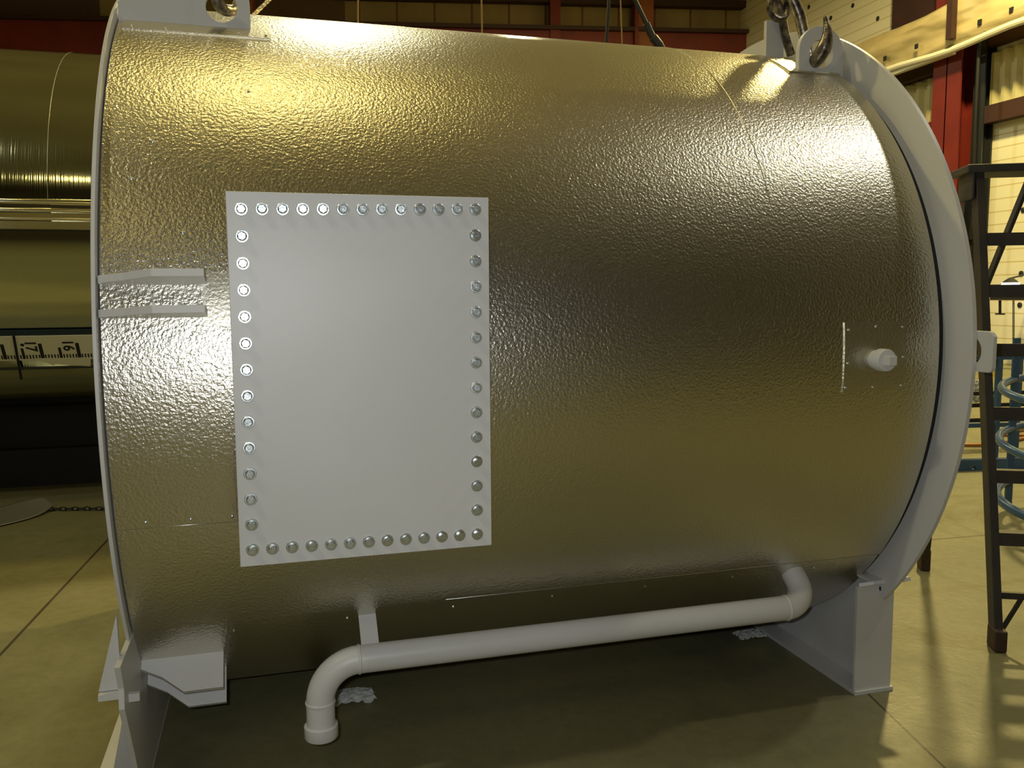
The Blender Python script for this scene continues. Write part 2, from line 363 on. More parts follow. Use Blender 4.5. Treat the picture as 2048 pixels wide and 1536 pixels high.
# near-black band: shade of the gap at the right ring, put into colour
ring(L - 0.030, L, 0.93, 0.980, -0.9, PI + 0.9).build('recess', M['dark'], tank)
# end heads
MB().lathe([(0.95, 0), (0.80, 0.10), (0.45, 0.17), (0.02, 0.20)], (L + 0.012, 0, H), (1, 0, 0), 64).build('tank_head', M['paint'], tank)
MB().lathe([(0.95, 0), (0.90, 0.004), (0.45, 0.005), (0.02, 0.006)], (-0.008, 0, H), (-1, 0, 0), 64).build('tank_head', M['paint'], tank)

# lug on the rim of right ring
lo_ = [(-0.052, -0.10), (-0.052, 0.068)] + [( -0.040 + 0.012 * math.cos(a), 0.068 + 0.012 * math.sin(a)) for a in (PI * 0.75, PI * 0.5)]
lo_ += [(0.040, 0.080), (0.050, 0.072), (0.053, 0.066), (0.053, -0.10)]
def fm_r(a, b, c):                       # a along z (up), b outward toward -Y
    return Vector((L + 0.0145 + c, -(RO + b - 0.030), H + 0.022 + a))
MB().plate(lo_, [circ(0, 0.002, 0.041, 28)], fm_r, 0.012).build('side_lug', M['paint'], tank, bevel=0.001)

# radial gussets at the left ring
def gusset(t, th=0.016, xl=0.205, name='gusset_plate', r1=1.078):
    n = Vector((0, -math.cos(t), math.sin(t))); tt = Vector((0, math.sin(t), math.cos(t)))
    pr = [(-0.0, 0.97), (xl, 0.97), (xl, r1), (xl * 0.52, r1), (xl * 0.25, 1.043), (0.0, 1.018)]
    pts = [Vector((x, 0, H)) + n * r - tt * th / 2 for x, r in pr]
    return MB().prism(pts, tt * th).build(name, M['paint'], tank, bevel=0.001)
gusset(math.radians(12.0)); gusset(math.radians(8.1))
gusset(math.radians(180 - 12.0)); gusset(math.radians(180 - 8.1))
for t in (-45.5, -52.0, 225.5, 232.0): gusset(math.radians(t), 0.018, 0.19, r1=1.085)
# upright gusset plates and lifting lugs on top
def top_gusset(y):
    zb = H + math.sqrt(1 - y * y) - 0.02
    pts = [(0, zb), (0.178, zb), (0.178, zb + 0.105), (0.07, zb + 0.11), (0.0, zb + 0.062)]
    return MB().prism([Vector((x, y - 0.006, z)) for x, z in pts], (0, 0.012, 0)).build('top_gusset_plate', M['paint'], tank, bevel=0.001)
top_gusset(-0.53); top_gusset(0.53)
def lug(x0, y, zb, hw=0.068, hs=0.085, hr=0.038, th=0.018, hz=None):
    out = [(hw, -0.03), (hw, hs)] + circ(0, hs, hw, 24, 0, PI, True)[1:-1] + [(-hw, hs), (-hw, -0.03)]
    hz = hs if hz is None else hz
    return MB().plate(out, [circ(0, hz, hr, 32)], lambda a, b, c: Vector((x0 + a, y - th / 2 + c, zb + b)), th).build('lifting_lug', M['paint'], tank, bevel=0.001)
lug(0.240, -0.53, H + 0.848, hs=0.055, hz=0.048)
lug(1.976, -0.53, H + 0.842, 0.078, 0.062, 0.041, hz=0.058)
lug(0.240, 0.53, H + 0.848, hs=0.055, hz=0.048)
lug(1.976, 0.53, H + 0.842, 0.078, 0.062, 0.041, hz=0.058)
MB().box(1.955, 2.022, -0.265, -0.249, H + 0.94, H + 1.078).build('upright_bar', M['paint'], tank, bevel=0.001)

# manway: neck, flange, cover with fifty bolts
X0, X1, Z0, Z1, YP = 0.2512, 0.7955, H - 0.3894, H + 0.3862, 1.04
MB().box(X0 + 0.05, X1 - 0.05, -YP + 0.022, -0.80, Z0 + 0.05, Z1 - 0.05).build('manway_neck', M['paint'], tank)
MB().box(X0 + 0.003, X1 - 0.003, -YP + 0.012, -YP + 0.024, Z0 + 0.003, Z1 - 0.003).build('manway_flange', M['dark'], tank)  # black colour paints the shadow behind the cover edge
cover = MB().box(X0, X1, -YP - 0.002, -YP + 0.012, Z0, Z1).build('manway_cover', M['paint'], tank, bevel=0.0012)
bolt_me = None
def bolt_mesh(k):
    b = MB()
    b.lathe([(0.0132, 0), (0.0132, 0.0022), (0.0124, 0.0028), (0.0072, 0.0030)], (0, 0, 0), (0, -1, 0), 28)
    b.lathe([(0.0098, 0.0028), (0.0096, 0.0040), (0.0070, 0.0052)], (0, 0, 0), (0, -1, 0), 24)
    a0 = k * 0.37
    hx = [(0.0080 * math.cos(a0 + i * PI / 3), 0.0080 * math.sin(a0 + i * PI / 3)) for i in range(6)]
    b.prism([Vector((x, -0.003, z)) for x, z in hx], (0, -0.0075, 0))
    b.lathe([(0.0062, 0.0104), (0.0058, 0.0112), (0.0030, 0.0112), (0.0025, 0.0108)], (0, 0, 0), (0, -1, 0), 18)
    o = b.build('tmp', M['zinc']); me = o.data; bpy.data.objects.remove(o); me.name = 'bolt'; return me
bms = [bolt_mesh(k) for k in range(5)]
bl = [(0.2804, 0.3509), (0.7651, 0.3599), (0.7620, -0.3606), (0.2769, -0.3539)]
def lerp(a, b, t): return (a[0] + (b[0] - a[0]) * t, a[1] + (b[1] - a[1]) * t)
spots = [lerp(bl[0], bl[1], i / 12) for i in range(13)] + [lerp(bl[3], bl[2], i / 12) for i in range(13)]
spots += [lerp(bl[0], bl[3], i / 13) for i in range(1, 13)] + [lerp(bl[1], bl[2], i / 13) for i in range(1, 13)]
for i, (x, z) in enumerate(spots):
    o = bpy.data.objects.new('bolt', bms[i % 5]); C.objects.link(o); o.parent = cover
    o.location = Vector((x, -YP - 0.002, H + z)) - ORIG[cover.name]
    o.rotation_euler = (random.uniform(-.035, .035), random.uniform(-3, 3), random.uniform(-.035, .035))
    if i == 0: o['label'] = 'zinc plated hex bolt on a round washer'

# fitting with square plug
b = MB(); fx = 1.838
b.lathe([(0.024, 0), (0.024, 0.035), (0.029, 0.037), (0.029, 0.060), (0.027, 0.064), (0.010, 0.0645)], (fx, -0.985, H + 0.003), (0, -1, 0), 32)
fit = b.build('threaded_fitting', M['paint'], tank)
MB().box(fx - 0.012, fx + 0.012, -1.070, -1.045, H + 0.003 - 0.012, H + 0.003 + 0.012, None).build('square_plug', M['paint'], fit, bevel=0.0015)

# drain pipe under the front
tp = math.radians(-40.0); pr_ = 0.034
yp, zp = -1.10 * math.cos(tp), H + 1.10 * math.sin(tp)
def arc(c, e1, e2, r, n=12): return [Vector(c) + Vector(e1) * r * math.cos(PI / 2 * i / n) + Vector(e2) * r * math.sin(PI / 2 * i / n) for i in range(n + 1)]
nv = Vector((0, -math.cos(tp), math.sin(tp)))
xr_ = 1.775; re = 0.075
path = [cyp(xr_, 0.96, tp), cyp(xr_, 1.10 - re, tp)]
path += arc(cyp(xr_ - re, 1.10 - re, tp), (1, 0, 0), nv, re)[1:]
xl_ = 0.415; rl2 = 0.095
path += [Vector((xl_ + rl2, yp, zp))]
path += arc((xl_ + rl2, yp, zp - rl2), (0, 0, 1), (-1, 0, 0), rl2)[1:]
path += [Vector((xl_, yp, zp - 0.165))]
pipe = MB().tube(path, pr_, 28).build('drain_pipe', M['paint'], tank)
for (p, d) in ((Vector((xl_ + rl2, yp, zp)), (1, 0, 0)), (Vector((xl_, yp, zp - rl2)), (0, 0, -1)), (Vector((xr_ - re, yp, zp)), (-1, 0, 0))):
    MB().lathe([(pr_, -0.004), (pr_ + 0.0022, -0.002), (pr_ + 0.0022, 0.002), (pr_, 0.004)], p, d, 28).build('weld_bead', M['paint'], pipe)
MB().lathe([(0.036, 0), (0.0405, 0.003), (0.0405, 0.030), (0.038, 0.034), (0.010, 0.034)], (xl_, yp, zp - 0.150), (0, 0, -1), 32).build('end_cap', M['paint'], pipe)
MB().box(0.525, 0.568, yp - 0.006, yp + 0.16, zp + 0.026, zp + 0.036).build('tmp', M['paint'])
bpy.data.objects.remove(bpy.data.objects['tmp'])
MB().prism([Vector((0.517, yp - 0.002, zp + 0.025)), Vector((0.560, yp - 0.002, zp + 0.025)), cyp(0.560, 0.985, math.radians(-38.5)), cyp(0.517, 0.985, math.radians(-38.5))], (0, 0.010, 0.006)).build('pipe_bracket', M['paint'], tank)

# saddles
def saddle(xw, sgn):
    """web in the ring's plane, base flange, end panels front and back"""
    n = 40; yo = 0.755
    web = []
    t0 = -math.acos(yo / 0.93)
    for i in range(n + 1):
        t = t0 + (-PI - 2 * t0) * i / n
        web.append(Vector((xw, -0.93 * math.cos(t), H + 0.93 * math.sin(t))))
    pts = [Vector((xw, -yo, 0.012))] + web + [Vector((xw, yo, 0.012))]
    # build as strip quads so the concave outline stays clean
    s = MB()
    for i in range(n):
        a, b2 = web[i], web[i + 1]; q = [a, b2, Vector((xw, b2.y, 0.012)), Vector((xw, a.y, 0.012))]
        s.prism(q, (0.012, 0, 0))
    return s
wr = saddle(L + 0.001, 1).build('saddle_web', M['paint'], tank)
wl = saddle(-0.013, -1).build('saddle_web', M['paint'], tank)
def panel(y, xa, xb, zt): return MB().box(xa, xb, y, y + (0.012 if y < 0 else -0.012), 0.012, zt).build('saddle_panel', M['paint'], tank, bevel=0.001)
xa, xb = 1.998, 2.128
panel(-0.767, xa, xb, H - 0.702); panel(0.767, xa, xb, H - 0.702)
MB().box(xa - 0.002, xb + 0.004, -0.775, 0.775, 0.0, 0.012).build('saddle_base', M['paint'], tank, bevel=0.001)
MB().prism([Vector((xa + 0.002, -0.769, H - 0.702)), Vector((xb + 0.030, -0.769, H - 0.702)), Vector((xb + 0.036, -0.795, H - 0.690)), Vector((xa + 0.034, -0.795, H - 0.690))], (0, 0.004, 0.010)).build('saddle_top_strip', M['paint'], tank, bevel=0.001)
MB().box(xa + 0.030, xb + 0.034, -0.790, -0.70, H - 0.686, H - 0.680).build('saddle_top_plate', M['paint'], tank)
MB().lathe([(0.010, 0), (0.010, 0.006), (0.005, 0.008)], (2.078, -0.772, H - 0.712), (0, -1, 0), 12).build('grounding_nut', M['grey_steel'], tank)
# left saddle: outward channel with tapered plates
pts = [(-0.014, H - 0.86), (-0.014, 0.012), (-0.105, 0.012), (-0.020, H - 0.735)]
MB().prism([Vector((-0.012, -0.985 + 0.0, H - 0.60)), Vector((-0.012, -0.70, H - 0.60)), Vector((-0.012, -0.70, 0.012)), Vector((-0.012, -0.775, 0.012)), Vector((-0.012, -0.865, H - 0.86)), Vector((-0.012, -0.960, H - 0.705)), Vector((-0.012, -0.955, H - 0.66))][::-1], (0.012, 0, 0)).build('saddle_web_horn', M['paint'], tank, bevel=0.001)
MB().prism([Vector((-0.012, -0.925, H - 0.505)), Vector((-0.056, -0.925, H - 0.674)), Vector((-0.010, -0.925, H - 0.674))], (0, 0.012, 0)).build('outer_gusset_plate', M['paint'], tank)
MB().box(-0.055, -0.010, -0.940, -0.895, H - 0.690, H - 0.676).build('saddle_top_plate', M['paint'], tank)
MB().prism([Vector((-0.013, -0.880, H - 0.735)), Vector((-0.013, -0.770, 0.012)), Vector((-0.080, -0.770, 0.012)), Vector((-0.045, -0.855, H - 0.875))], (0.0, 0.012, 0)).build('outer_gusset_plate', M['paint'], tank)
MB().box(-0.13, 0.0, -0.775, 0.775, 0.0, 0.012).build('saddle_base', M['paint'], tank, bevel=0.001)
MB().box(-0.13, -0.013, 0.757, 0.767, 0.012, H - 0.702).build('saddle_panel', M['paint'], tank)
MB().box(0.0, 0.022, -0.905, -0.893, H - 0.715, H - 0.697).build('small_tab', M['paint'], tank)

# ================================================================== slings and hooks over the tank
APEX = Vector((1.15, -0.35, H + 2.4))
def strand_rope(a, b, r, name, m, parent, turns_per_m=9):
    a = Vector(a); b = Vector(b); d = b - a; ln = d.length; d.normalize(); e = d.orthogonal().normalized(); g = d.cross(e); s = MB()
    n = int(ln * 60)
    for k in range(4):
        s.tube([a + d * ln * i / n + (e * math.cos(2 * PI * (turns_per_m * ln * i / n + k / 4)) + g * math.sin(2 * PI * (turns_per_m * ln * i / n + k / 4))) * r * 0.5 for i in range(n + 1)], r * 0.55, 6)
    return s.build(name, m, parent)
def sling(loc, pts, radii, rope_start, label):
    t = thing('lifting_sling', loc, label, 'sling')
    P = bez(pts, 8); k = len(P); rad = []
    for i in range(k):
        q = i / (k - 1) * (len(radii) - 1); j = min(int(q), len(radii) - 2); rad.append(radii[j] + (radii[j + 1] - radii[j]) * (q - j))
    MB().tube(P, rad, 14).build('hook', M['hook'], t)
    # eye and thimble above the hook
    top = Vector(pts[0]); d = (APEX - top).normalized(); sd = d.cross(Vector((0, 1, 0))).normalized(); c = top + d * 0.03
    MB().tube([c + (d * math.cos(2 * PI * i / 24) * 0.034 + sd * math.sin(2 * PI * i / 24) * 0.026) for i in range(24)], 0.010, 8, closed=True).build('eye', M['hook'], t)
    c2 = c + d * 0.075
    MB().tube([c2 + (d * math.cos(2 * PI * i / 24) * 0.055 + Vector((0, 1, 0)) * math.sin(2 * PI * i / 24) * 0.028) for i in range(24)], 0.009, 8, closed=True).build('thimble', M['hook'], t)
    strand_rope(c2 + d * 0.05, APEX, 0.010, 'wire_rope', M['rope'], t)
    MB().tube([c2 + d * 0.07, c2 + d * 0.15], 0.017, 12).build('ferrule', M['hook'], t)
    return t
LY = -0.53
sling((1.976, LY, H + 0.9), [(1.905, -0.46, H + 1.11), (1.945, -0.46, H + 1.04), (1.972, -0.455, H + 0.97), (1.968, -0.48, H + 0.900), (1.955, LY, H + 0.876), (1.958, -0.575, H + 0.905), (1.962, -0.585, H + 0.95), (1.955, -0.58, H + 0.995)],
      [0.014, 0.018, 0.016, 0.018, 0.021, 0.022, 0.014, 0.005], None, 'steel hook and wire rope sling through the lifting lug near the right end ring')
sling((0.240, LY, H + 0.9), [(0.33, -0.44, H + 1.06), (0.300, -0.45, H + 0.99), (0.275, -0.48, H + 0.915), (0.243, LY, H + 0.893), (0.228, -0.57, H + 0.915), (0.222, -0.58, H + 0.955)],
      [0.012, 0.015, 0.014, 0.015, 0.015, 0.005], None, 'brassy hook and wire rope sling through the lifting lug near the left end ring')
# loose tag line at the left lug
p0 = on(500, 37, 1, -0.25); p1 = on(548, -10, 1, -0.1)
tag(strand_rope(p0, p1 + (p1 - p0) * 3, 0.006, 'tag_line', M['rope'], None), 'short twisted rope rising behind the left lifting lug', 'rope')
# shackle standing at the upright bar
tsh = MB().tube(bez([(1.962, -0.28, H + 1.16), (1.955, -0.285, H + 1.10), (1.985, -0.29, H + 1.075), (2.02, -0.285, H + 1.10), (2.012, -0.28, H + 1.17)], 6), 0.011, 10)
tsh.tube(bez([(1.93, -0.28, H + 1.26), (1.962, -0.28, H + 1.16), (2.0, -0.27, H + 1.12), (2.02, -0.28, H + 1.02), (2.035, -0.29, H + 0.965)], 6), 0.014, 10)
tag(tsh.build('shackle', M['hook'], origin=(1.99, -0.28, H + 1.0)), 'dark worn shackle hanging against the upright white bar', 'shackle')

# cords and cables hanging behind the tank
def hang(name, u0, v0, u1, v1, y, r, m, label, cat, pts=None):
    a = on(u0, v0, 1, y); b2 = on(u1, v1, 1, y); d = (a - b2); top = b2 + d * ((ZC - b2.z) / d.z)
    low_ = b2 - d.normalized() * 0.5
    return tag(MB().tube([top, a, b2, low_], r, 8).build(name, m), label, cat)
hang('drop_line', 716, 0, 716, 47, 2.2, 0.0045, M['cord'], 'thin tan cord hanging behind the tank, the one farther left', 'cord')
hang('drop_line', 963, 0, 964, 60, 2.2, 0.0045, M['cord'], 'thin tan cord hanging behind the tank, in front of the wall panels mid top', 'cord')
hang('drop_line', 1241, 0, 1244, 80, 2.2, 0.0045, M['cord'], 'thin tan cord hanging just right of the straight black cable', 'cord')
hang('hanging_cable', 1218, 0, 1213, 78, 2.0, 0.011, M['cable'], 'straight black cable hanging behind the tank', 'cable')
a = on(1270, 0, 1, 1.4); b2 = on(1290, 42, 1, 1.4); c2 = on(1303, 70, 1, 1.4); d2 = on(1318, 90, 1, 1.4)
tp_ = a + (a - b2).normalized() * 3
tag(MB().tube(bez([tp_, a, b2, c2, d2, d2 + (d2 - c2) * 4], 6), [0.012] * 7 + [0.012] * 6 + [0.019] * 7 + [0.024] * 5 + [0.018] * 6, 10).build('pendant_cable', M['cable']) , 'thick black pendant cable slanting down behind the tank', 'cable')

# ================================================================== ladder
F1 = on(1993, 1297, 2, 0.0); R1f = on(1847, 1138, 2, 0.0); AP = Vector((2.80, -0.31, H + 0.61))
u1 = (R1f - F1); u1.z = 0; u1.normalize(); pv = Vector((u1.y, -u1.x, 0))      # pv points to the right, toward the camera
ld = thing('step_ladder', (F1 + R1f) / 2, 'dark worn steel step ladder standing right of the tank', 'ladder')
TW, BW = 0.34, 0.56
def fl_pt(z, side):       # front stile centre at height z
    t = z / AP.z; a = F1.lerp(AP, t); return a + pv * ((BW + (TW - BW) * t) if side else 0) + (0 * pv)
def rl_pt(z, side):
    t = z / AP.z; a = R1f.lerp(AP + u1 * 0.07, t); return a + pv * ((BW + (TW - BW) * t) if side else 0)
for side in (0, 1):
    a, b2 = fl_pt(0.0, side), fl_pt(AP.z, side); d = (b2 - a).normalized()
    st = MB().beam(a + d * 0.03, b2, 0.028, 0.058, up=u1).build('front_stile', M['ladder'], ld, bevel=0.002)
    MB().prism([a + pv * i * 0.020 + u1 * j * 0.040 for i, j in ((-1, -1), (1, -1), (1, 1), (-1, 1))], (0, 0, 0.075)).build('rubber_foot', M['foot'], st, bevel=0.006)
    a, b2 = rl_pt(0.0, side), rl_pt(AP.z, side); d = (b2 - a).normalized()
    st = MB().beam(a + d * 0.03, b2, 0.026, 0.042, up=u1).build('rear_stile', M['ladder'], ld, bevel=0.002)
    MB().prism([a + pv * i * 0.020 + u1 * j * 0.034 for i, j in ((-1, -1), (1, -1), (1, 1), (-1, 1))], (0, 0, 0.095)).build('rubber_foot', M['foot'], st, bevel=0.006)
tzs = []
for v in (478, 582, 700, 826, 950, 1072):
    z = onplane(1985, v, F1, u1.cross(pv).cross(u1) if False else Vector((pv.x, pv.y, 0))).z
    tzs.append(z)
for z in tzs:
    a, b2 = fl_pt(z, 0), fl_pt(z, 1)
    MB().beam(a + u1 * 0.02, b2 + u1 * 0.02, 0.085, 0.026).build('tread', M['ladder'], ld, bevel=0.003)
    MB().beam(a - u1 * 0.02, b2 - u1 * 0.02, 0.006, 0.045).build('tread_lip', M['ladder'], ld)
z = onplane(1998, 1196, F1, Vector((pv.x, pv.y, 0))).z
MB().beam(fl_pt(z, 0), fl_pt(z, 1), 0.016, 0.022).build('bottom_brace', M['ladder'], ld)
MB().beam(fl_pt(z - 0.13, 0) + pv * 0.01, fl_pt(z, 0) + pv * 0.09, 0.008, 0.014).build('knee_brace', M['ladder'], ld)
a, b2 = fl_pt(AP.z, 0), fl_pt(AP.z, 1)
cp_ = MB().beam(a - pv * 0.05 + u1 * 0.035, b2 + pv * 0.05 + u1 * 0.035, 0.19, 0.028).build('top_cap', M['ladder'], ld, bevel=0.004)
MB().beam(a - pv * 0.03 + u1 * 0.03 - Vector((0, 0, 0.05)), a - pv * 0.018 + u1 * 0.03 - Vector((0, 0, 0.05)), 0.15, 0.11).build('side_bracket', M['ladder'], ld, bevel=0.004)
a = rl_pt(AP.z - 0.03, 0) + pv * 0.20; b2 = rl_pt(AP.z - 0.42, 0) + pv * 0.10
MB().beam(a, b2, 0.012, 0.045, up=u1).build('rear_brace', M['ladder'], ld)
a = rl_pt(AP.z - 0.03, 0) + pv * 0.22; b2 = rl_pt(AP.z - 0.42, 1)
MB().beam(a, b2, 0.012, 0.045, up=u1).build('rear_brace', M['ladder'], ld)
for z in tzs[:2]:
    MB().beam(rl_pt(z, 0), rl_pt(z, 1), 0.02, 0.024).build('rear_rung', M['ladder'], ld)

# ================================================================== blue cage at right
cg = thing('ladder_cage', (5.2, 0.2, 0), 'blue painted tubular ladder cage with hoops and flat bars, behind the step ladder', 'cage')
ray_c = ray(2285, 700); ray_c.z = 0; ray_c.normalize()
cc = Vector((CAM.x, CAM.y, 0)) + ray_c * 5.3
rh = 0.60
hz = []
for (v, kind) in ((772, 0), (868, 0), (972, 1), (1105, 1)):
    zc = CAM.z + (-(v - 588) / FPX) * 4.9; hz.append(zc)
    tilt = 0.10
    pth = [cc + Vector((rh * math.cos(2 * PI * i / 64), rh * math.sin(2 * PI * i / 64), zc + tilt * rh * 0.8 * math.sin(2 * PI * i / 64 + 0.5))) for i in range(64)]
    if kind == 0: MB().tube(pth, 0.021, 12, closed=True).build('hoop', M['blue'], cg)
    else:
        MB().tube(pth, 0.024, 12, closed=True).build('hoop', M['blue'], cg)
for ang in (205, 110, 20, 320):
    a = math.radians(ang); q = cc + Vector((rh * 0.985 * math.cos(a), rh * 0.985 * math.sin(a), 0))
    MB().box(q.x - 0.022, q.x + 0.022, q.y - 0.006, q.y + 0.006, 0.0, CAM.z - 0.26).build('upright_flat_bar', M['blue'], cg)
# blue base frame and rails further back
bf = thing('steel_frame', on(1945, 942, 2, 0), 'dark blue steel frame with drilled base beam on the floor, left of the ladder', 'frame')
g0 = on(1905, 943, 2, 0); g1 = on(2100, 936, 2, 0); g1 = g0 + (g1 - g0).normalized() * 2.0
dz = Vector((0, 0, 1)); gd = (g1 - g0).normalized(); gn = Vector((-gd.y, gd.x, 0))
gl = (g1 - g0).length
o_ = [(0, 0), (gl, 0), (gl, 0.075), (0, 0.075)]
MB().plate(o_, [circ(0.158, 0.018, 0.0165, 20)], lambda a, b_, c: g0 + gd * a + dz * b_ + gn * c, 0.05).build('base_beam', M['blue'], bf)
for v, hh in ((852, 0.03), (716, 0.035)):
    q = onplane(1905, v, g0 + gn * 0.4, gn); MB().beam(q, q + gd * 2.0, 0.03, hh).build('rail', M['blue'], bf)
for u in (1992, 2032):
    q = onplane(u, 850, g0 + gn * 0.4, gn); qt = onplane(u, 716, g0 + gn * 0.4, gn)
    MB().beam((q.x, q.y, 0.0), (q.x, q.y, qt.z), 0.04, 0.03, up=(0, 1, 0)).build('post', M['blue'], bf)
# crumpled white plastic on a dark rail, dark bars, hose
def crumple(name, c, sx, sy, sz, m, label, cat, seed=1, th=0.006, ny=10, flat=True, axis=None):
    rnd = random.Random(seed); N = 14; vs = []; fs = []
    ax = axis or (Vector((1, 0, 0)), Vector((0, 1, 0)), Vector((0, 0, 1)))
    for i in range(N + 1):
        for j in range(N + 1):
            a = (i / N - 0.5) * 2; b_ = (j / N - 0.5) * 2
            edge = 1 - 0.18 * rnd.random() * (abs(a) > 0.95 or abs(b_) > 0.95)
            rr2 = math.hypot(a, b_); k = 1 / max(1, rr2 * 0.86)
            hgt = max(0, (1 - min(1, rr2 * rr2 * 0.6))) * 0.6 + 0.4 * rnd.random()
            vs.append(Vector(c) + ax[0] * a * sx * k * edge + ax[1] * b_ * sy * k * edge + ax[2] * sz * hgt)
    for i in range(N):
        for j in range(N): fs.append((i * (N + 1) + j, (i + 1) * (N + 1) + j, (i + 1) * (N + 1) + j + 1, i * (N + 1) + j + 1))
    o = MB().add([v - Vector((0, 0, 0)) for v in vs], fs, False).build(name, m, origin=Vector(c))
    s = o.modifiers.new('solid', 'SOLIDIFY'); s.thickness = 0.0015; s.offset = 1
    return tag(o, label, cat)
c_ = onplane(1957, 781, g0 + gn * 0.9, gn)
crumple('plastic_sheet', c_, 0.085, 0.10, 0.05, M['whiteplastic'], 'crumpled shiny white plastic sheet hanging between the end ring and the ladder', 'plastic', 4, axis=(gd, dz, -gn))
q = onplane(1900, 788, g0 + gn * 0.8, gn)
dbt = thing('work_stand', (q.x + 0.2, q.y, 0), 'low dark steel work stand behind the blue frame', 'stand')
for v in (788, 812, 842):
    q = onplane(1900, v, g0 + gn * 0.8, gn); MB().beam(q, q + gd * 1.3, 0.03, 0.028).build('crossbar', M['skid'], dbt)
for k in (0.08, 1.22):
    q = onplane(1900, 788, g0 + gn * 0.8, gn) + gd * k; MB().beam((q.x, q.y, 0), q, 0.03, 0.03, up=(0, 1, 0)).build('leg', M['skid'], dbt)
h0 = on(1880, 888, 2, 0.015); h1 = on(1975, 889, 2, 0.015); h2 = on(2060, 872, 2, 0.015); h3 = on(2000, 868, 2, 0.015); h4 = on(2110, 850, 2, 0.015)
tag(MB().tube(bez([h0, h1, h2, h3, h4], 10), 0.013, 8).build('air_hose', M['hose'], origin=h1), 'orange hose lying on the floor behind the blue base beam', 'hose')
# yellow bollard and boxes near the right wall
q = on(1990, 752, 2, 0)
tag(MB().lathe([(0.09, 0), (0.09, 0.30), (0.07, 0.34), (0.02, 0.36)], q, (0, 0, 1), 16).build('bollard', M['yellow'], origin=q), 'short yellow post on the floor far right by the wall', 'post')

# ================================================================== right wall furniture
def rw(u, v, x=XR): return on(u, v, 0, x)
def wall_rect(name, u0, v0, u1, v1, depth, m, label=None, cat=None, group=None, kind=None, x=XR, z=None):
    """box on the right wall: y from the two pixel columns, z from the two pixel rows at the middle column"""
    um = (u0 + u1) / 2; ya = rw(u0, (v0 + v1) / 2, x).y; yb = rw(u1, (v0 + v1) / 2, x).y
    za = rw(um, v0, x).z if z is None else z[0]; zb = rw(um, v1, x).z if z is None else z[1]
    o = MB().box(x - depth, x, min(ya, yb), max(ya, yb), min(za, zb), max(za, zb)).build(name, m, origin=(x, (ya + yb) / 2, min(za, zb)))
    return tag(o, label, cat, group, kind)
# red column and its neighbour channel
def wcol(name, u0, u1, m, depth, label, ztop=ZC):
    ya = rw(u0, 300).y; yb = rw(u1, 300).y
    s = MB(); xw = XR
    s.box(xw - depth, xw - depth + 0.03, yb, ya, 0, ztop); s.box(xw - 0.03, xw, yb, ya, 0, ztop); ym = (ya + yb) / 2
    s.box(xw - depth, xw, ym - 0.012, ym + 0.012, 0, ztop)
    return tag(s.build(name, m, origin=(xw, ym, 0)), label, 'column')
wcol('steel_column', 1902, 1958, M['red'], 0.45, 'red oxide steel column against the cream right wall, above the step ladder')
wcol('wall_channel', 1962, 1984, M['grey_steel'], 0.22, 'dark grey vertical channel beside the red column on the right wall')
p0 = rw(1958, 100, XR - 0.5); tag(MB().tube([(p0.x, p0.y, 0.3), (p0.x, p0.y, ZC)], 0.03, 8).build('conduit', M['skid'], origin=(p0.x, p0.y, 0.3)), 'thin dark conduit running down between red column and grey channel', 'pipe')
# girts along the wall (constant height)
zt = rw(2015, 226).z; y_c = rw(1984, 226).y; y_l = rw(1905, 260).y
def girt(za, zb, y0, y1, m, label, depth=0.2):
    return tag(MB().box(XR - depth, XR, y0, y1, za, zb).build('wall_girt', m, origin=(XR, (y0 + y1) / 2, za)), label, 'girt', None)
girt(rw(2015, 242).z, rw(2015, 207).z, -13, rw(1984, 226).y, M['girt'], 'dark horizontal girt right of the grey channel, above the plain wall panel')
girt(rw(2015, 88).z, rw(2015, 62).z, -13, rw(1984, 80).y, M['girt'], 'dark horizontal girt just under the draped liner, right of the red column')
girt(rw(1875, 276).z, rw(1875, 246).z, rw(1902, 250).y, CORNER.y, M['red'], 'red horizontal girt left of the red column')
girt(rw(1850, 160).z, rw(1850, 118).z, rw(1902, 150).y, CORNER.y, M['girt'], 'dark girt left of the red column under the liner', 0.25)
girt(rw(1850, 345).z, rw(1850, 300).z, rw(1902, 320).y, CORNER.y, M['girt'], 'lowest dark girt left of the red column', 0.25)
# ribbed liner between the two girts, and left of the column
def ribs(u0, u1, v0, v1, label, n, m):
    ya, yb = rw(u0, (v0 + v1) / 2).y, rw(u1, (v0 + v1) / 2).y; um = (u0 + u1) / 2; za, zb = rw(um, v1).z, rw(um, v0).z
    s = MB(); k = n * 4; prof = []
    for i in range(k + 1):
        y = ya + (yb - ya) * i / k; ph = i % 4; prof.append((XR - (0.10 if ph in (1, 2) else 0.03), y))
    for i in range(k):
        (xa_, y0_), (xb_, y1_) = prof[i], prof[i + 1]
        s.prism([Vector((xa_, y0_, za)), Vector((xb_, y1_, za)), Vector((XR, y1_, za)), Vector((XR, y0_, za))], (0, 0, zb - za))
    return tag(s.build('ribbed_panel', m, origin=(XR, (ya + yb) / 2, za)), label, 'wall panel')
M['rib'] = mat('olive_cream_siding', (0.50, 0.46, 0.27), 0.5, noise=(1.5, (0.42, 0.38, 0.2), 3, None))
ribs(1986, 2130, 86, 208, 'cream ribbed siding panel between two dark girts right of the grey channel', 6, M['rib'])
ribs(1795, 1901, 166, 250, 'olive ribbed siding panel left of the red column', 5, M['rib'])
